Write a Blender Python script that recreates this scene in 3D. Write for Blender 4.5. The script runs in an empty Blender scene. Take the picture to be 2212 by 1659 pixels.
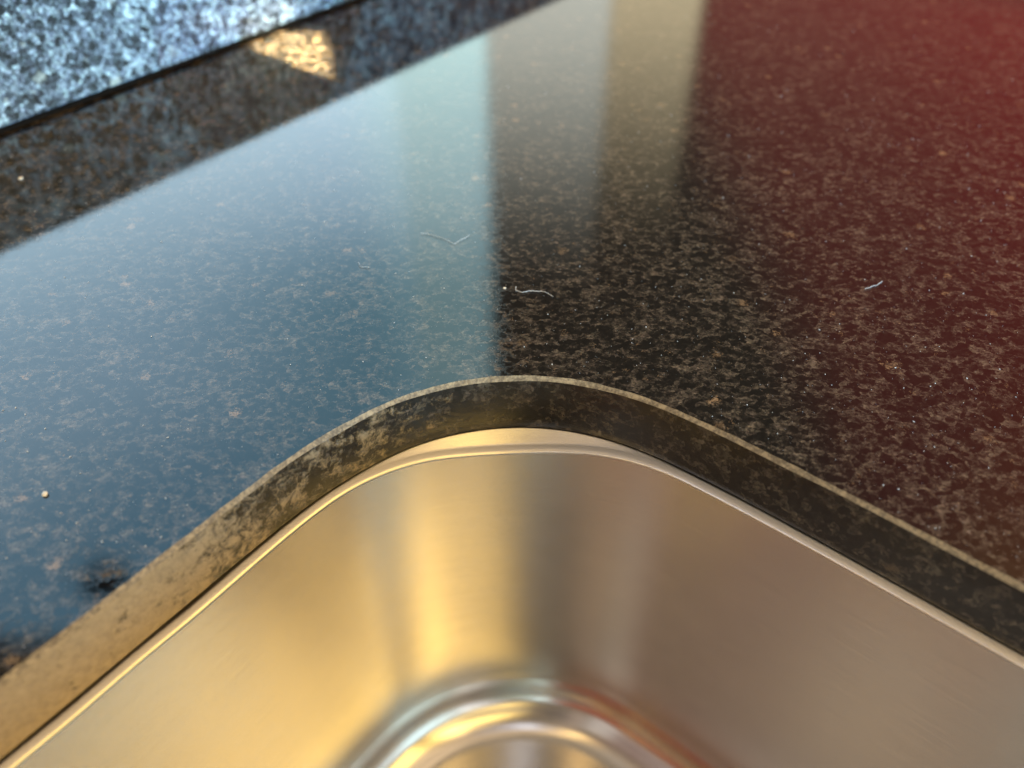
import bpy, bmesh, math, random
from mathutils import Vector, Matrix, noise
R = math.radians
sc = bpy.context.scene
C = sc.collection
random.seed(7)

# ------------------------------------------------------------------ camera
H = 0.25                       # camera height over the stone, metres
PITCH = 43.45
cam_d = bpy.data.cameras.new('camera')
cam = bpy.data.objects.new('camera', cam_d); C.objects.link(cam)
cam.location = (0, 0, H)
cam.rotation_euler = (R(90 - PITCH), 0, 0)
cam_d.sensor_width = 36
cam_d.lens = 36 * 1794 / 2212
cam_d.clip_start = 0.01; cam_d.clip_end = 60
cam_d.dof.use_dof = True
cam_d.dof.focus_distance = 0.372
cam_d.dof.aperture_fstop = 4.7
sc.camera = cam
sc.view_settings.view_transform = 'Standard'
sc.view_settings.look = 'None'
sc.view_settings.exposure = 0
sc.view_settings.gamma = 1

# ------------------------------------------------------------------ node helpers
class N:
    """tiny wrapper that writes shader maths as expressions"""
    def __init__(s, tree): s.t = tree; s.n = tree.nodes; s.l = tree.links
    def add(s, kind, **kw):
        n = s.n.new(kind)
        for k, v in kw.items(): setattr(n, k, v)
        return n
    def put(s, sock, v):
        if v is None: return
        if isinstance(v, bpy.types.NodeSocket): s.l.new(v, sock)
        elif isinstance(v, (tuple, list)) and sock.type == 'RGBA' and len(v) == 3: sock.default_value = (*v, 1)
        else: sock.default_value = v
    def m(s, op, a, b=None, c=None, clamp=False):
        n = s.add('ShaderNodeMath', operation=op, use_clamp=clamp)
        for i, v in enumerate((a, b, c)):
            if v is not None: s.put(n.inputs[i], v)
        return n.outputs[0]
    def ss(s, x, a, b, lo=0.0, hi=1.0):
        n = s.add('ShaderNodeMapRange', interpolation_type='SMOOTHSTEP')
        s.put(n.inputs['Value'], x); s.put(n.inputs['From Min'], a); s.put(n.inputs['From Max'], b)
        n.inputs['To Min'].default_value = lo; n.inputs['To Max'].default_value = hi
        return n.outputs['Result']
    def band(s, x, a, b, w=1.0, w2=None):
        w2 = w if w2 is None else w2
        return s.m('MULTIPLY', s.ss(x, a - w, a + w), s.ss(x, b - w2, b + w2, 1.0, 0.0))
    def mix(s, f, a, b, mode='MIX'):
        n = s.add('ShaderNodeMix', data_type='RGBA', blend_type=mode)
        s.put(n.inputs['Factor'], f); s.put(n.inputs['A'], None)
        s.put(n.inputs[6], a); s.put(n.inputs[7], b)
        return n.outputs[2]
    def noise(s, vec, scale, detail=4, rough=.55, dist=0.0, out='Fac'):
        n = s.add('ShaderNodeTexNoise')
        s.put(n.inputs['Vector'], vec); n.inputs['Scale'].default_value = scale
        n.inputs['Detail'].default_value = detail; n.inputs['Roughness'].default_value = rough
        n.inputs['Distortion'].default_value = dist
        return n.outputs[out]
    def vor(s, vec, scale, feature='F1', rand=1.0):
        n = s.add('ShaderNodeTexVoronoi', feature=feature)
        s.put(n.inputs['Vector'], vec); n.inputs['Scale'].default_value = scale
        n.inputs['Randomness'].default_value = rand
        return n
    def vmul(s, v, k):
        n = s.add('ShaderNodeVectorMath', operation='MULTIPLY')
        s.put(n.inputs[0], v); n.inputs[1].default_value = k
        return n.outputs[0]
    def vadd(s, a, b):
        n = s.add('ShaderNodeVectorMath', operation='ADD')
        s.put(n.inputs[0], a); s.put(n.inputs[1], b)
        return n.outputs[0]

# ------------------------------------------------------------------ the room's light, as a procedural environment
w = bpy.data.worlds.new('World'); sc.world = w; w.use_nodes = True
nt = w.node_tree; nt.nodes.clear(); g = N(nt)
tc = g.add('ShaderNodeTexCoord'); sep = g.add('ShaderNodeSeparateXYZ'); g.l.new(tc.outputs['Generated'], sep.inputs[0])
X, Y, Z = sep.outputs
AZ = g.m('MULTIPLY', g.m('ARCTAN2', X, Y), 57.29578)                    # 0 ahead, + right
BK = g.m('MULTIPLY', g.m('ARCTAN2', g.m('MULTIPLY', X, -1.0), g.m('MULTIPLY', Y, -1.0)), 57.29578)   # az - 180
EL = g.m('MULTIPLY', g.m('ARCSINE', Z), 57.29578)
col = g.mix(g.ss(EL, 30, 75), (.19, .155, .12), (.36, .29, .22))      # dim warm room, paler ceiling
# warm lit wall and ceiling to the right and behind, dark bands added to streak the steel
gold = g.m('MULTIPLY', g.band(BK, -130, -2, 14, 8), g.band(EL, 19, 84, 9, 6))
col = g.mix(gold, col, g.mix(g.ss(EL, 54.5, 58.5), (4.0, 2.75, .85), (1.3, .95, .60)))
hot = g.m('MULTIPLY', g.band(BK, -43, -16, 4, 10), g.ss(EL, 42, 49, 1, 0))
col = g.mix(g.m('MULTIPLY', hot, .8), col, (1.5, 1.15, .60))
hot = g.m('MULTIPLY', g.band(BK, -42, -27, 4, 9), g.band(EL, 51, 64, 4))
col = g.mix(hot, col, (5.2, 3.5, 1.1))
shade = g.m('MULTIPLY', g.band(BK, -88, -66, 4), g.ss(EL, 54, 57))
col = g.mix(g.m('MULTIPLY', shade, .85), col, (.95, .72, .48))
g2 = g.m('MULTIPLY', g.band(BK, -26, 18, 6), g.band(EL, 32, 46, 4))
col = g.mix(g2, col, (1.0, .76, .40))
dark_streak = g.m('MULTIPLY', g.band(BK, -54, -45, 1.5), g.band(EL, 20, 84, 8))
col = g.mix(g.m('MULTIPLY', dark_streak, .9), col, (.30, .21, .11))
gap = g.m('MULTIPLY', g.band(g.m('ADD', BK, g.m('MULTIPLY', g.m('SUBTRACT', g.m('MAXIMUM', EL, 45.0), 47.0), 1.1)), -3, 22, 5), g.band(EL, 30, 80, 6))
col = g.mix(gap, col, (.17, .14, .125))
lit = g.m('MULTIPLY', g.band(BK, 19, 27, 3), g.band(EL, 25, 75, 8))
col = g.mix(g.m('MULTIPLY', lit, .9), col, (.62, .47, .38))
gap = g.m('MULTIPLY', g.band(BK, 28, 33, 2), g.band(EL, 46, 75, 3))
col = g.mix(g.m('MULTIPLY', gap, .3), col, (.14, .11, .08))
wl = g.m('MULTIPLY', g.band(BK, 30, 43, 2.5, 2), g.band(EL, 15, 54, 6, 2))
col = g.mix(wl, col, (.84, .76, .71))
glow = g.m('MULTIPLY', g.band(BK, 35.5, 38.5, 1.5), g.band(EL, 49.5, 53, 1.5))
col = g.mix(g.m('MULTIPLY', glow, .6), col, (1.3, .95, .55))
rd = g.m('MULTIPLY', g.band(BK, 44, 49, 1.5, 3), g.band(EL, 15, 70, 8))
col = g.mix(g.m('MULTIPLY', rd, .9), col, (.30, .11, .10))
pale = g.m('MULTIPLY', g.band(BK, 66, 112, 9), g.band(EL, 20, 75, 8))
col = g.mix(pale, col, (.62, .60, .62))
for a, b, lo, hi, cc in ((54, 62, 8, 28, (5.5, 6.0, 7.0)), (92, 100, 10, 34, (5.0, 5.4, 6.2)), (-22, -14, 6, 26, (6.0, 4.0, 1.6)), (31, 38, 6, 22, (6.0, 4.0, 1.6)), (8, 14, 8, 22, (4.5, 4.8, 5.6)), (-8, 4, 66, 80, (2.0, 2.1, 2.5)), (24, 40, 66, 84, (3.6, 2.4, 1.0)),
                         (-104, -90, 8, 26, (.03, .03, .03)), (120, 134, 6, 24, (.04, .035, .03)), (70, 82, 4, 30, (.05, .04, .035))):
    col = g.mix(g.m('MULTIPLY', g.band(BK, a, b, 2), g.band(EL, lo, hi, 2.5)), col, cc)  # bright and dark patches added to break up highlights in the bowl bottom
# red curtain ahead on the right
start = g.m('ADD', 12.6, g.m('MULTIPLY', g.m('MAXIMUM', g.m('SUBTRACT', EL, 20.0), 0.0), .86))
soft = g.m('ADD', g.m('MULTIPLY', g.ss(AZ, g.m('SUBTRACT', start, 9.0), g.m('ADD', start, 2.5)), .66),
           g.m('MULTIPLY', g.ss(AZ, g.m('SUBTRACT', start, 0.0), g.m('ADD', start, 26.0)), .34))
redm = g.m('MULTIPLY', g.m('MULTIPLY', soft, g.ss(AZ, 12.2, 12.9)), g.m('MULTIPLY', g.m('MULTIPLY', g.ss(AZ, 75, 95, 1, 0), g.ss(EL, 14.5, 17)), g.ss(EL, 40, 62, 1, 0)))
redc = g.mix(g.ss(g.m('SUBTRACT', AZ, EL), -5, 12), (.82, .17, .14), (.82, .12, .105))
col = g.mix(redm, col, redc)
# pale door and beige curtain
fade = g.ss(EL, 20, 38, 1, 0)
d1 = g.m('MULTIPLY', g.band(AZ, -1.7, 6.6, .25), fade)
col = g.mix(d1, col, (2.3, 2.35, 2.05))
d2 = g.m('MULTIPLY', g.band(AZ, 6.6, 12.4, .25, .35), g.ss(EL, 18, 35, 1, 0))
col = g.mix(d2, col, (2.1, 1.75, 1.1))
# the daylight window ahead on the left
sky = g.mix(g.ss(EL, 18, 38), (3.9, 5.3, 6.1), (2.2, 3.4, 4.4))
sky = g.mix(g.ss(EL, 37, 49), sky, (1.0, 2.05, 2.9))
sky = g.mix(g.m('MULTIPLY', g.ss(AZ, -34, -8), g.ss(EL, 29, 38)), sky, (.95, 2.0, 2.6))
sky = g.mix(g.m('MULTIPLY', g.ss(AZ, -14, -6), g.ss(EL, 16, 40, 1, .25)), sky, (3.6, 5.2, 5.2))
sky = g.mix(g.m('MULTIPLY', g.band(AZ, -8.2, -1.6, .4), .25), sky, (1.6, 2.2, 1.8))
wtop = g.ss(g.m('DIVIDE', Z, g.m('MAXIMUM', Y, .01)), 1.73, 1.79, 1, 0)
wm = g.m('MULTIPLY', g.m('MULTIPLY', g.band(AZ, -89, -1.75, .3), g.ss(EL, 11, 14)), wtop)
dark = g.m('MULTIPLY', wm, 1.0)
col = g.mix(dark, col, sky)
# a small lamp hanging in front of that window
ex = g.m('DIVIDE', g.m('ADD', AZ, 41.0), 2.1); ey = g.m('DIVIDE', g.m('SUBTRACT', EL, 49.1), 1.25)
rr = g.m('ADD', g.m('MULTIPLY', ex, ex), g.m('MULTIPLY', ey, ey))
col = g.mix(g.ss(rr, .85, 1.1, 1, 0), col, (.02, .02, .02))
col = g.mix(g.ss(EL, -3, 0, 1, 0), col, (.10, .08, .06))
bg = g.add('ShaderNodeBackground'); g.l.new(col, bg.inputs[0]); bg.inputs[1].default_value = 1.0
wo = g.add('ShaderNodeOutputWorld'); g.l.new(bg.outputs[0], wo.inputs[0])
w.cycles.sampling_method = 'MANUAL'; w.cycles.sample_map_resolution = 1024

# ------------------------------------------------------------------ sink frame axes
JA = R(39.18)
U = Vector((math.sin(JA), math.cos(JA), 0)); V = Vector((-math.cos(JA), math.sin(JA), 0))
def P(u, v, z=0.0): return U * u + V * v + Vector((0, 0, z))
JV = 0.5684                    # backsplash face

def aim(o, target):
    o.rotation_euler = (Vector(target) - o.location).to_track_quat('-Z', 'Y').to_euler()
# added blue fill lamp, low and narrow, brightens only the backsplash
l = bpy.data.lights.new('backsplash_blue_fill', 'AREA'); l.shape = 'RECTANGLE'; l.size = .55; l.size_y = .07; l.spread = R(26)
l.energy = 1.75; l.color = (.30, .66, 1.0)
o = bpy.data.objects.new('backsplash_blue_fill', l); C.objects.link(o); o.location = P(.58, -1.3, .05); aim(o, P(.42, JV, .045))
# low warm sun that falls into the bowl
l = bpy.data.lights.new('warm_sun_into_bowl', 'SPOT'); l.energy = 3; l.color = (1.0, .70, .26)
l.spot_size = R(9.5); l.spot_blend = .5; l.shadow_soft_size = .17
o = bpy.data.objects.new('warm_sun_into_bowl', l); C.objects.link(o)
o.location = P(.03, .04, -.25) + Vector((.60, -.80, 1.20)); aim(o, P(.03, .04, -.25))

# ------------------------------------------------------------------ things
def link(o, parent=None):
    C.objects.link(o)
    if parent:
        o.parent = parent
        q = parent
        if not q.parent: o.matrix_parent_inverse = Matrix.Translation(-q.location)
    return o
def tag(o, label, cat, group=None, kind=None):
    o['label'] = label; o['category'] = cat
    if group: o['group'] = group
    if kind: o['kind'] = kind
    return o
def empty(name, loc=(0, 0, 0)):
    o = bpy.data.objects.new(name, None); o.location = loc; o.empty_display_size = .02
    return link(o)
def mesh(name, verts, faces, mat, parent=None, smooth=True, uvs=None):
    me = bpy.data.meshes.new(name); me.from_pydata([tuple(v) for v in verts], [], faces); me.validate()
    if uvs:
        lay = me.uv_layers.new(name='UVMap')
        for lp in me.loops: lay.data[lp.index].uv = uvs[lp.vertex_index]
    me.materials.append(mat)
    for p in me.polygons: p.use_smooth = smooth
    o = bpy.data.objects.new(name, me)
    return link(o, parent)

# ------------------------------------------------------------------ materials
def new_mat(name):
    m = bpy.data.materials.new(name); m.use_nodes = True
    m.node_tree.nodes.clear(); g = N(m.node_tree)
    b = g.add('ShaderNodeBsdfPrincipled'); out = g.add('ShaderNodeOutputMaterial')
    g.l.new(b.outputs[0], out.inputs[0])
    return m, g, b
def pos(g):
    return g.add('ShaderNodeNewGeometry').outputs['Position']

def granite(name, dark, mid, pale, tan, k=1.0, contrast=(.49, .625), tan_amt=.93, rough=.045, haze=0.06, squash=None):
    m, g, b = new_mat(name)
    p = pos(g)
    if squash: p = g.vmul(p, squash)
    warp = g.noise(p, 230 * k, 4, .65, out='Color')
    pw = g.vadd(p, g.vmul(warp, (.0075, .0075, .0075)))
    st = g.vmul(pw, (.85, 1.0, 1.0))
    n1 = g.noise(st, 300 * k, 6, .72, 1.1)
    n2 = g.noise(pw, 1100 * k, 4, .65)
    v1 = g.vor(g.vadd(g.vmul(p, (.86, 1.05, 1)), g.vmul(warp, (.0042, .0042, .0042))), 230 * k)
    cell = g.add('ShaderNodeSeparateColor'); g.l.new(v1.outputs['Color'], cell.inputs[0])
    f = g.m('ADD', g.m('MULTIPLY', n1, .46), g.m('ADD', g.m('MULTIPLY', cell.outputs[0], .20), g.m('MULTIPLY', v1.outputs['Distance'], .16)))
    f = g.m('ADD', f, g.m('MULTIPLY', n2, .24))
    big = g.noise(p, 24 * k, 3)
    f = g.m('ADD', f, g.m('MULTIPLY', g.m('SUBTRACT', big, .5), .16))
    f1 = g.ss(f, contrast[0], contrast[1])
    c = g.mix(f1, dark, mid)
    c = g.mix(g.m('MULTIPLY', g.ss(f, contrast[1] - .03, contrast[1] + .12), .85), c, pale)
    v4 = g.vor(g.vadd(g.vmul(p, (1, 1.25, 1)), g.vmul(warp, (.003, .003, .003))), 640 * k)
    c4 = g.add('ShaderNodeSeparateColor'); g.l.new(v4.outputs['Color'], c4.inputs[0])
    fac = g.m('ADD', .45, g.m('MULTIPLY', g.m('POWER', c4.outputs[0], 1.6), 1.45))
    cmb = g.add('ShaderNodeCombineColor')
    g.put(cmb.inputs[0], fac); g.put(cmb.inputs[1], g.m('MULTIPLY', fac, g.m('ADD', .96, g.m('MULTIPLY', c4.outputs[1], .10)))); g.put(cmb.inputs[2], fac)
    mm = g.add('ShaderNodeMix', data_type='RGBA', blend_type='MULTIPLY'); mm.inputs[0].default_value = 1
    g.put(mm.inputs[6], c); g.put(mm.inputs[7], cmb.outputs[0]); c = mm.outputs[2]
    warp2 = g.noise(p, 620 * k, 4, .7, out='Color')
    pt = g.vadd(pw, g.vmul(warp2, (.010, .010, .010)))
    v2 = g.vor(g.vadd(pt, (3.1, 1.7, .4)), 95 * k)
    c2 = g.add('ShaderNodeSeparateColor'); g.l.new(v2.outputs['Color'], c2.inputs[0])
    t = g.m('MULTIPLY', g.ss(c2.outputs[1], tan_amt, tan_amt + .02), g.ss(g.m('ADD', v2.outputs['Distance'], g.m('MULTIPLY', n2, .35)), .34, .60, 1, 0))
    tcol = g.mix(c2.outputs[0], tuple(x * .45 for x in tan), tan)
    c = g.mix(g.m('MULTIPLY', t, g.ss(n1, .34, .58)), c, tcol)
    v3 = g.vor(g.vadd(pt, (1.1, 5.7, 2.4)), 300 * k)
    c3 = g.add('ShaderNodeSeparateColor'); g.l.new(v3.outputs['Color'], c3.inputs[0])
    t3 = g.m('MULTIPLY', g.ss(c3.outputs[2], .975, .99), g.ss(v3.outputs['Distance'], .15, .45, 1, 0))
    c = g.mix(g.m('MULTIPLY', t3, .6), c, tan)
    g.put(b.inputs['Base Color'], c)
    smear = g.noise(g.vmul(p, (1, 2.2, 1)), 30, 5, .65, 1.2)
    g.put(b.inputs['Roughness'], g.m('ADD', rough, g.m('MULTIPLY', g.ss(smear, .45, .75), haze)))
    b.inputs['IOR'].default_value = 1.55
    bp = g.add('ShaderNodeBump'); bp.inputs['Strength'].default_value = .03; bp.inputs['Distance'].default_value = .0002
    g.put(bp.inputs['Height'], g.m('ADD', g.noise(p, 1600, 3), g.m('MULTIPLY', f1, .4)))
    g.l.new(bp.outputs[0], b.inputs['Normal'])
    return m, g, b, c, n1

M_top, *_ = granite('brown_granite', k=1.4, rough=.010, haze=.022, tan_amt=.955, dark=(.0035, .0032, .0028), mid=(.042, .0335, .0265), pale=(.12, .092, .068), tan=(.32, .21, .12))
M_splash, *_ = granite('blue_grey_granite', (.035, .05, .06), (.17, .235, .31), (.46, .64, .70), (.6, .72, .68), k=.82,
                       contrast=(.45, .585), tan_amt=.91, rough=.12)
M_edge, ge, be, ce, ne = granite('edge_granite', (.006, .0055, .004), (.032, .026, .019), (.075, .06, .042), (.10, .07, .04), rough=.12, k=1.0)
# cut edge: mineral residue plus painted gold light from the bowl, heavier left
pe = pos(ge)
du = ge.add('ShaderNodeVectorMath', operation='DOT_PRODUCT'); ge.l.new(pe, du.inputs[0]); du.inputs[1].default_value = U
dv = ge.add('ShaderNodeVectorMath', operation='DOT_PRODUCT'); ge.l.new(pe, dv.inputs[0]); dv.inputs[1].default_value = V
res_glow_n = ge.noise(pe, 120, 7, .78, .3)
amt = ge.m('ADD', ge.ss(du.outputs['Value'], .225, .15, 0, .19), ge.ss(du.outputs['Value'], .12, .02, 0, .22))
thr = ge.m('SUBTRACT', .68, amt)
res = ge.ss(res_glow_n, thr, ge.m('ADD', thr, .16))
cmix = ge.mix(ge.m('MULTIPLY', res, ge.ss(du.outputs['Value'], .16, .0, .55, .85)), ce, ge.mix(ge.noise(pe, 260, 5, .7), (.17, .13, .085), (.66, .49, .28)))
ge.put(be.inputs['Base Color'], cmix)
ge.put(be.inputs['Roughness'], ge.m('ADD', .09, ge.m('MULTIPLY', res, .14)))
bpe = ge.add('ShaderNodeBump'); bpe.inputs['Strength'].default_value = .6; bpe.inputs['Distance'].default_value = .0006
ge.put(bpe.inputs['Height'], ge.m('ADD', ge.m('MULTIPLY', res_glow_n, res), ge.m('MULTIPLY', ge.noise(pe, 420, 4, .7), .35)))
ge.l.new(bpe.outputs[0], be.inputs['Normal'])

M_arris, ga, ba = new_mat('honed_bevel')
pa = pos(ga)
ca = ga.mix(ga.ss(ga.noise(pa, 500, 5, .7), .38, .66), (.14, .11, .07), (.40, .32, .20))
ga.put(ba.inputs['Base Color'], ca); ba.inputs['Roughness'].default_value = .6
bpa = ga.add('ShaderNodeBump'); bpa.inputs['Strength'].default_value = .8; bpa.inputs['Distance'].default_value = .0004
ga.put(bpa.inputs['Height'], ga.noise(pa, 1200, 4)); ga.l.new(bpa.outputs[0], ba.inputs['Normal'])

M_seal, gs, bs = new_mat('black_sealant')
gs.put(bs.inputs['Base Color'], gs.mix(gs.noise(pos(gs), 300, 4), (.003, .003, .0025), (.008, .007, .006)))
bs.inputs['Roughness'].default_value = .9; bs.inputs['Specular IOR Level'].default_value = .1

def steel(name, rough, brush=.5, grain=.35, aniso=.8, tint=(.67, .635, .58)):
    m, g, b = new_mat(name)
    uv = g.add('ShaderNodeTexCoord').outputs['UV']
    p = pos(g)
    br = g.noise(g.vmul(uv, (26, 4200, 1)), 1.0, 5, .7)
    br2 = g.noise(g.vmul(uv, (24, 850, 1)), 1.0, 4, .65)
    gr = g.noise(p, 1150, 3, .7)
    b.inputs['Metallic'].default_value = 1
    g.put(b.inputs['Base Color'], g.mix(g.m('ADD', g.m('MULTIPLY', br, .65), g.m('MULTIPLY', g.ss(br2, .3, .7), .35)), tuple(c * .87 for c in tint), tuple(c * 1.08 for c in tint)))
    sm = g.noise(p, 30, 6, .65)
    g.put(b.inputs['Roughness'], g.m('ADD', g.m('MULTIPLY', br, .05), g.m('ADD', rough - .07, g.m('MULTIPLY', sm, .09))))
    b.inputs['Anisotropic'].default_value = aniso; b.inputs['Anisotropic Rotation'].default_value = .25
    tg = g.add('ShaderNodeTangent', direction_type='UV_MAP'); tg.uv_map = 'UVMap'
    g.l.new(tg.outputs[0], b.inputs['Tangent'])
    bp = g.add('ShaderNodeBump'); bp.inputs['Strength'].default_value = 1; bp.inputs['Distance'].default_value = .000034
    h = g.m('ADD', g.m('MULTIPLY', g.m('ADD', br, g.m('MULTIPLY', br2, .5)), brush), g.m('MULTIPLY', gr, grain))
    g.put(bp.inputs['Height'], h); g.l.new(bp.outputs[0], b.inputs['Normal'])
    return m
M_wall = steel('brushed_steel', .25, .34, 1.3)
M_rim = steel('satin_steel_rim', .34, .1, 3.2, .0)
M_floor = steel('smooth_steel_floor', .19, .1, .15, .1)
M_chrome = steel('polished_steel', .07, .0, .1, 0.0, (.68, .66, .64))
M_dark, gd, bd = new_mat('dark_underside'); gd.put(bd.inputs['Base Color'], gd.mix(gd.noise(pos(gd), 80), (.01, .009, .008), (.03, .025, .02))); bd.inputs['Roughness'].default_value = .7

# ------------------------------------------------------------------ outline of the sink cut-out, (u, v)
key = [(-.06, .2052), (-.004, .2064), (.05, .2078), (.082, .2086), (.10, .2090), (.118, .2090), (.138, .2068), (.158, .2025), (.173, .1975),
       (.1885, .1885), (.2075, .1725), (.2222, .1525), (.2310, .1315), (.2352, .114), (.2372, .092), (.2382, .070), (.2388, .040),
       (.2388, .006), (.2385, -.024), (.2380, -.050)]
def cr(p0, p1, p2, p3, t):
    return tuple(.5 * ((2*b) + (-a + c)*t + (2*a - 5*b + 4*c - d)*t*t + (-a + 3*b - 3*c + d)*t**3) for a, b, c, d in zip(p0, p1, p2, p3))
pts = []
for i in range(1, len(key) - 2):
    for k in range(8): pts.append(cr(key[i-1], key[i], key[i+1], key[i+2], k/8))
pts.append(key[-2])
u0, v0 = -.345, -.215          # far side of the bowl, out of the picture
def arc(cx, cy, r, a0, a1, n=14): return [(cx + r*math.cos(R(a0 + (a1-a0)*i/n)), cy + r*math.sin(R(a0 + (a1-a0)*i/n))) for i in range(n+1)]
def seg(a, b, n): return [(a[0] + (b[0]-a[0])*i/n, a[1] + (b[1]-a[1])*i/n) for i in range(1, n)]
r = .085
c1 = arc(.238 - r, v0 + r, r, 0, -90); c2 = arc(u0 + r, v0 + r, r, -90, -180); c3 = arc(u0 + r, .2035 - r, r, 180, 90)
loop = pts + seg(pts[-1], c1[0], 5) + c1 + seg(c1[-1], c2[0], 14) + c2 + seg(c2[-1], c3[0], 10) + c3 + seg(c3[-1], pts[0], 10)
# even spacing + a light smoothing so the metal has no kinks
def resample(lp, n):
    q = lp + [lp[0]]; d = [0]
    for a, b in zip(q, q[1:]): d.append(d[-1] + math.dist(a, b))
    out = []; j = 0
    for i in range(n):
        s = d[-1] * i / n
        while d[j+1] < s: j += 1
        t = (s - d[j]) / max(1e-9, d[j+1] - d[j])
        out.append((q[j][0] + (q[j+1][0]-q[j][0])*t, q[j][1] + (q[j+1][1]-q[j][1])*t))
    return out
NP = 520
loop = resample(loop, NP)
def smooth(lp, it):
    for _ in range(it):
        lp = [tuple(.25*lp[i-1][k] + .5*lp[i][k] + .25*lp[(i+1) % len(lp)][k] for k in (0, 1)) for i in range(len(lp))]
    return lp
loop = smooth(loop, 24)
def normals(lp):
    out = []
    for i in range(len(lp)):
        a = lp[i-1]; b = lp[(i+1) % len(lp)]
        dx, dy = b[0]-a[0], b[1]-a[1]; L = math.hypot(dx, dy)
        out.append((dy/L, -dx/L))           # clockwise loop: this points inward
    return out
nrm = normals(loop)
if sum(n[0]*(-.05 - p[0]) + n[1]*(0 - p[1]) for n, p in zip(nrm, loop)) < 0: nrm = [(-a, -b) for a, b in nrm]
def off(d, z):
    """ring of points at inward distance d (number or function of index)"""
    res = []
    for i, (p, n) in enumerate(zip(loop, nrm)):
        dd = d(i) if callable(d) else d
        zz = z(i) if callable(z) else z
        res.append(P(p[0] + n[0]*dd, p[1] + n[1]*dd, zz))
    return res
per = [0]
for i in range(NP): per.append(per[-1] + math.dist(loop[i], loop[(i+1) % NP]))
def loft(name, rings, mat, parent, cap=False, smooth=True):
    verts = []; uvs = []; vv = 0
    for k, rg in enumerate(rings):
        if k: vv += (rings[k][60] - rings[k-1][60]).length
        rr = rg + [rg[0].copy()]
        verts += rr; uvs += [(per[i], vv) for i in range(NP + 1)]
    faces = []
    M = NP + 1
    for k in range(len(rings) - 1):
        for i in range(NP): faces.append((k*M + i, k*M + i + 1, (k+1)*M + i + 1, (k+1)*M + i))
    return mesh(name, verts, faces, mat, parent, smooth, uvs)

# ------------------------------------------------------------------ countertop
T = .032
counter = tag(empty('countertop', P(0, .4, 0)), 'polished dark brown granite countertop, cut out around the steel sink', 'countertop')
def jit(i, s, a):
    p = loop[i]; return a * noise.noise(Vector((p[0]*s, p[1]*s, 3.3)))
CH = .0026
def outer_d(i): return -.0002 + jit(i, 420, .00035) + jit(i, 90, .0002)
# top sheet
bm = bmesh.new()
inner = [bm.verts.new(v) for v in off(outer_d, 0)]
cor = [bm.verts.new(P(*c)) for c in ((-.95, -.33), (1.7, -.33), (1.7, JV + .012), (-.95, JV + .012))]
ed = [bm.edges.new((inner[i], inner[(i+1) % NP])) for i in range(NP)] + [bm.edges.new((cor[i], cor[(i+1) % 4])) for i in range(4)]
bmesh.ops.triangle_fill(bm, use_beauty=True, edges=ed)
bmesh.ops.recalc_face_normals(bm, faces=bm.faces)
if sum(f.normal.z for f in bm.faces) < 0: bmesh.ops.reverse_faces(bm, faces=bm.faces)
# front and side drops of the slab, underside left to the edge part
cz = [P(*c, -T) for c in ((-.95, -.33), (1.7, -.33), (1.7, JV + .012), (-.95, JV + .012))]
cb = [bm.verts.new(v) for v in cz]
for i in range(4): bm.faces.new((cor[i], cb[i], cb[(i+1) % 4], cor[(i+1) % 4]))
inb = [bm.verts.new(v) for v in off(.0008, -T)]
ed = [bm.edges.new((inb[i], inb[(i+1) % NP])) for i in range(NP)] + [bm.edges.get((cb[i], cb[(i+1) % 4])) for i in range(4)]
bmesh.ops.triangle_fill(bm, use_beauty=True, edges=ed)
me = bpy.data.meshes.new('slab'); bm.to_mesh(me); bm.free(); me.materials.append(M_top)
slab = bpy.data.objects.new('slab', me); link(slab, counter)
# honed bevel: flattish band, then the polished cut face
def bev_w(i):
    u = loop[i][0]; v = loop[i][1]
    return CH * (.85 + .25 * noise.noise(Vector((u*40, v*40, 1))))
bev = loft('bevel', [off(outer_d, 0), off(lambda i: .0010, lambda i: -bev_w(i))], M_arris, counter)
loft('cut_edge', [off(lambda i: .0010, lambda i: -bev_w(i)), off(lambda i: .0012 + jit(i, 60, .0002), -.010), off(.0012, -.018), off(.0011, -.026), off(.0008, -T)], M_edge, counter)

# ------------------------------------------------------------------ backsplash and its joint
bs_ = tag(empty('backsplash', P(.3, JV, 0)), 'speckled blue-grey granite backsplash standing along the back of the dark countertop', 'backsplash')
def box(name, u_, v_, z_, mat, parent, bevel=0):
    vs = [P(a, b, c) for a in u_ for b in v_ for c in z_]
    fs = [(0, 1, 3, 2), (4, 6, 7, 5), (0, 4, 5, 1), (2, 3, 7, 6), (0, 2, 6, 4), (1, 5, 7, 3)]
    o = mesh(name, vs, fs, mat, parent, False)
    if bevel:
        md = o.modifiers.new('b', 'BEVEL'); md.width = bevel; md.segments = 3
    return o
box('stone_panel', (-.95, 1.7), (JV, JV + .02), (.0034, .0757), M_splash, bs_, .0012)
# sealant bead pressed into the joint (slightly wavy)
vs = []; fs = []; n = 240; prof = [(-.0004, .0003), (.0004, .0012), (.0014, .0026), (.004, .0035), (.004, .0003)]
for i in range(n + 1):
    u = -.95 + 2.65*i/n
    k = 1 + .12*noise.noise(Vector((u*25, 0, 0)))
    for a, b in prof: vs.append(P(u, JV + a*k, b))
for i in range(n):
    for j in range(len(prof) - 1): fs.append((i*5 + j, i*5 + j + 1, (i+1)*5 + j + 1, (i+1)*5 + j))
mesh('sealant_bead', vs, fs, M_seal, bs_)

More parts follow.
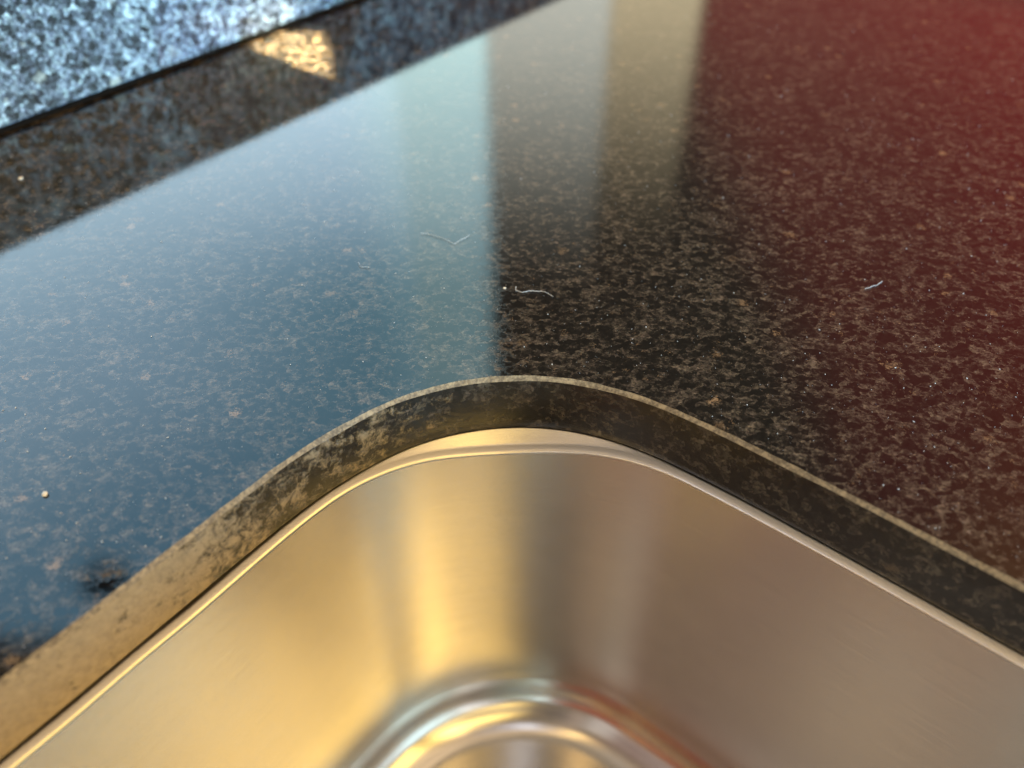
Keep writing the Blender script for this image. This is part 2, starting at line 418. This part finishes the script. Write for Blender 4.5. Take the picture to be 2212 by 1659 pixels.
# ------------------------------------------------------------------ undermount sink
sink = tag(empty('kitchen_sink', P(-.05, 0, -.27)), 'brushed stainless steel undermount sink bowl glowing gold on its left wall', 'sink')
D = -.268
def cornerness(i):
    u, v = loop[i]
    return max(0, min(1, 1 - abs(math.hypot(u - .2, v - .165)) / .085))
def rr_(i): return .0075 + .0045 * cornerness(i)
def wob(i): return jit(i, 22, .0006) + jit(i, 9, .0008)
# flange hidden under the stone, then the rolled lip
zf0 = -T - .0012
def zf(i):
    u, v = loop[i]; k = max(0, min(1, (.15 - u)/.1)) * (1 if v > .15 else 0)
    return zf0 - k*(.0014 + jit(i, 28, .0010))
def profile(i):
    c = cornerness(i); c = c*c*(3 - 2*c)
    a1_ = 12 + 31*c
    segs = [(.0005, 6, a1_), (.0066*c + .0001, a1_, a1_ - 2*c), (.0014*c + .0002, a1_ - 2*c, 16), (.0024, 16, 20), (.0022, 20, 88)]
    out = [(0.0, 0.0)]; x = z = 0
    for L, a0, a1 in segs:
        for k in range(5):
            a = R(a0 + (a1 - a0)*(k + .5)/5); x += L/5*math.cos(a); z -= L/5*math.sin(a); out.append((x, z))
    return out
PR = [profile(i) for i in range(NP)]
rings = [off(-.022, zf), off(-.004, zf)]
for k in range(len(PR[0])):
    rings.append(off(lambda i: .0002 + wob(i)*.5 + PR[i][k][0], lambda i: zf(i) + PR[i][k][1]))
loft('rolled_rim', rings, M_rim, sink)
wr = []
FR = .034
for k in range(0, 25):
    t = k / 24
    wr.append(off(lambda i, t=t: .0002 + wob(i)*.5*(1-t) + PR[i][-1][0] + .006*t, lambda i, t=t: (zf(i) + PR[i][-1][1]) * (1-t) + (D + FR) * t))
for k in range(1, 13):
    a = R(90 * k / 12)
    wr.append(off(lambda i, a=a:   .0062 + PR[i][-1][0] + FR*(1 - math.cos(a)), D + FR - FR*math.sin(a)))
# split wall and bottom so each has its own finish
loft('wall', wr[:27], M_wall, sink)
DC = (-.05, .0)              # drain centre
fl = wr[26:]
last = fl[-1]; cen = P(*DC, D - .004)
DR = .0575
for k in range(1, 9):
    t = k / 8
    ring = []
    for v_ in last:
        d = Vector((v_.x - cen.x, v_.y - cen.y, 0)); e = cen + d.normalized() * DR
        ring.append(Vector((v_.x + (e.x - v_.x)*t, v_.y + (e.y - v_.y)*t, D - .003*t)))
    fl.append(ring)
loft('floor', fl, M_floor, sink)
# drain: rolled flange, cup and strainer
dr = empty('drain'); dr.parent = sink
def lathe(name, prof, mat, parent, n=96, centre=DC):
    vs = []; fs = []; uvs = []
    c = P(*centre)
    for j, (r_, z_) in enumerate(prof):
        for i in range(n):
            a = 2*math.pi*i/n; vs.append(Vector((c.x + r_*math.cos(a), c.y + r_*math.sin(a), z_))); uvs.append((i/n, j/8))
    for j in range(len(prof) - 1):
        for i in range(n): fs.append((j*n + i, j*n + (i+1) % n, (j+1)*n + (i+1) % n, (j+1)*n + i))
    return mesh(name, vs, fs, mat, parent, True, uvs)
z0 = D - .003
C.objects.unlink(dr); bpy.data.objects.remove(dr)
drain = lathe('drain', [(.0580, z0 - .001), (.0572, z0 + .0018), (.055, z0 + .0026), (.050, z0 + .0018), (.046, z0 - .002), (.0435, z0 - .008), (.043, z0 - .03), (.036, z0 - .036), (.004, z0 - .037)], M_chrome, sink)
st = lathe('strainer', [(.0425, z0 - .012), (.0425, z0 - .0035), (.0405, z0 - .0025), (.037, z0 - .008), (.034, z0 - .009), (.031, z0 - .0065), (.028, z0 - .009), (.022, z0 - .0095), (.018, z0 - .0065), (.014, z0 - .0095), (.0075, z0 - .0095), (.007, z0 + .006), (.0095, z0 + .009), (.0085, z0 + .013), (.001, z0 + .0145)], M_chrome, drain)
# thin dark sealant line between stone and rim
loft('sealant_line', [off(-.012, -T - .0001), off(lambda i: -.0012 + jit(i, 150, .0008), -T - .0001), off(lambda i: -.0010 + jit(i, 150, .0008), zf0 + .0001), off(-.012, zf0 + .0001)], M_seal, sink)

# ------------------------------------------------------------------ small things lying on the stone
SX = 1794.0; ph = R(PITCH)
def onstone(px, py, z=0.0):
    x = px - 1106; y = 829.5 - py
    d = Vector((x, SX*math.cos(ph) + y*math.sin(ph), -SX*math.sin(ph) + y*math.cos(ph)))
    t = (H - z) / -d.z
    return Vector((d.x*t, d.y*t, z))
M_lint, gl_, bl = new_mat('pale_lint'); gl_.put(bl.inputs['Base Color'], gl_.mix(gl_.noise(pos(gl_), 900), (.50, .51, .51), (.80, .81, .81))); bl.inputs['Roughness'].default_value = .6
M_crumb, gc_, bc = new_mat('crumb'); gc_.put(bc.inputs['Base Color'], gc_.mix(gc_.noise(pos(gc_), 1500), (.60, .50, .36), (.85, .80, .68))); bc.inputs['Roughness'].default_value = .7
def fibre(pix, rad, label, group=None):
    ps = [onstone(x, y, rad + .0002) for x, y in pix]
    # catmull refine
    q = []
    for i in range(len(ps) - 1):
        a = ps[max(0, i-1)]; b = ps[i]; c = ps[i+1]; d = ps[min(len(ps)-1, i+2)]
        for k in range(6): q.append(Vector(cr(a, b, c, d, k/6)))
    q.append(ps[-1])
    vs = []; fs = []; m = 6
    org = q[0].copy()
    for i, p in enumerate(q):
        t = (q[min(i+1, len(q)-1)] - q[max(0, i-1)]).normalized(); s = Vector((-t.y, t.x, 0)).normalized(); up = Vector((0, 0, 1))
        rr = rad * (1 if 0 < i < len(q)-1 else .4)
        lift = .0004 * abs(math.sin(i * .9 + pix[0][0]))
        for k in range(m):
            a = 2*math.pi*k/m; vs.append(p - org + s*rr*math.cos(a) + up*(rr*math.sin(a) + lift))
    for i in range(len(q) - 1):
        for k in range(m): fs.append((i*m + k, i*m + (k+1) % m, (i+1)*m + (k+1) % m, (i+1)*m + k))
    o = mesh('lint_fibre', vs, fs, M_lint); o.location = org
    tag(o, label, 'lint', 'lint fibres on the granite')
fibre([(908, 505), (925, 506), (942, 511), (962, 517), (972, 523), (982, 527), (995, 519), (1005, 515), (1014, 508)], .00010, 'long faint wavy lint fibre lying in the blue window reflection')
fibre([(1115, 619), (1114, 627), (1121, 630), (1129, 632), (1145, 629), (1160, 630), (1176, 631), (1187, 637), (1195, 642)], .00014, 'curved pale hair with a fluffy end just right of the blue reflection')
fibre([(1868, 624), (1878, 622), (1886, 618), (1893, 617), (1900, 612), (1906, 608)], .00012, 'short bent lint fibre on the dark red part of the stone')
fibre([(774, 567), (778, 576), (784, 577), (800, 578)], .00010, 'tiny hooked lint thread in the left middle of the blue reflection')
def blob(name, px, py, rad, mat, label, cat, squash=.6, seed=0, group=None):
    bm = bmesh.new(); bmesh.ops.create_icosphere(bm, subdivisions=2, radius=rad)
    for v in bm.verts:
        v.co *= 1 + .35*noise.noise(v.co/rad*1.3 + Vector((seed, seed*2, 0))); v.co.z *= squash; v.co.x *= 1.25
    me = bpy.data.meshes.new(name); bm.to_mesh(me); bm.free(); me.materials.append(mat)
    for p in me.polygons: p.use_smooth = True
    o = bpy.data.objects.new(name, me); o.location = onstone(px, py, rad*squash*.8); o.rotation_euler.z = seed
    link(o); tag(o, label, cat, group); return o
blob('crumb', 45, 385, .0012, M_crumb, 'single white crumb in the dark band near the left frame edge', 'crumb', seed=1, group='crumbs on the granite')
blob('crumb', 97, 1067, .0011, M_crumb, 'tan crumb on blue-tinted stone toward the lower left', 'crumb', seed=2.3, group='crumbs on the granite')
blob('crumb', 1090, 622, .00065, M_crumb, 'tiny white crumb left of the curved pale hair', 'crumb', seed=3.1, group='crumbs on the granite')
# dust: nobody could count it
vs = []; fs = []
rnd = random.Random(11)
def inside(u, v):
    """is the plan point inside the cut-out"""
    c = False
    for i in range(0, NP, 4):
        a = loop[i]; b = loop[(i+4) % NP]
        if (a[1] > v) != (b[1] > v) and u < (b[0]-a[0])*(v-a[1])/(b[1]-a[1]) + a[0]: c = not c
    return c
cnt = 0
while cnt < 2600:
    px = rnd.uniform(-60, 2270); py = rnd.uniform(20, 1450)
    p = onstone(px, py); u = p.dot(U); v = p.dot(V)
    if v > JV - .004 or inside(u, v) or inside(u - .003, v - .003): continue
    s = rnd.choice([.00008]*12 + [.00013]*5 + [.0002]*2 + [.0003])
    b0 = len(vs); a = rnd.uniform(0, 6.28); e = rnd.uniform(.5, 2.2)
    for k, (dx, dy, dz) in enumerate(((1, 0, 0), (0, 1, 0), (-1, 0, 0), (0, -1, 0), (0, 0, 1), (0, 0, -1))):
        x = dx*s*e; y = dy*s
        vs.append(p + Vector((x*math.cos(a) - y*math.sin(a), x*math.sin(a) + y*math.cos(a), (dz + .9)*s*.8)))
    for i in range(4):
        fs.append((b0+i, b0+(i+1) % 4, b0+4)); fs.append((b0+(i+1) % 4, b0+i, b0+5))
    cnt += 1
o = mesh('dust', vs, fs, M_lint); tag(o, 'fine white dust specks scattered over the polished granite', 'dust', kind='stuff')

# ------------------------------------------------------------------ low sun through a gap: a small warm patch beside the joint
l = bpy.data.lights.new('sun_gap', 'SPOT'); l.energy = 12000; l.color = (1.0, .79, .44); l.spot_size = R(6); l.spot_blend = 0; l.shadow_soft_size = .004
tri = [(528, 98), (600, 66), (700, 66), (716, 95), (718, 174)]
cpt = onstone(640, 110)
o = bpy.data.objects.new('sun_gap', l); C.objects.link(o)
o.location = cpt + Vector((.9, -1.3, 1.15)); aim(o, cpt)
bpy.context.view_layer.update()
mw = o.matrix_world.inverted()
pl = []
for x, y in tri:
    q = mw @ onstone(x, y); pl.append((q.x / -q.z, q.y / -q.z))
l.use_nodes = True; gt = N(l.node_tree); l.node_tree.nodes.clear()
em = gt.add('ShaderNodeEmission'); ou = gt.add('ShaderNodeOutputLight'); gt.l.new(em.outputs[0], ou.inputs[0])
tcn = gt.add('ShaderNodeTexCoord'); sp = gt.add('ShaderNodeSeparateXYZ'); gt.l.new(tcn.outputs['Normal'], sp.inputs[0])
zz = gt.m('ABSOLUTE', sp.outputs[2]); xx = gt.m('DIVIDE', sp.outputs[0], zz); yy = gt.m('DIVIDE', sp.outputs[1], zz)
cxm = sum(a for a, b in pl)/len(pl); cym = sum(b for a, b in pl)/len(pl)
mask = None
for i in range(len(pl)):
    a = pl[i]; b = pl[(i+1) % len(pl)]; nx, ny = b[1]-a[1], a[0]-b[0]; L = math.hypot(nx, ny); nx /= L; ny /= L
    if nx*(cxm-a[0]) + ny*(cym-a[1]) < 0: nx, ny = -nx, -ny
    d = gt.m('ADD', gt.m('MULTIPLY', xx, nx), gt.m('ADD', gt.m('MULTIPLY', yy, ny), -(nx*a[0] + ny*a[1])))
    s_ = gt.ss(d, -.0004, .0012 if i in (3, 4) else .003)
    mask = s_ if mask is None else gt.m('MULTIPLY', mask, s_)
gt.put(em.inputs['Strength'], mask)
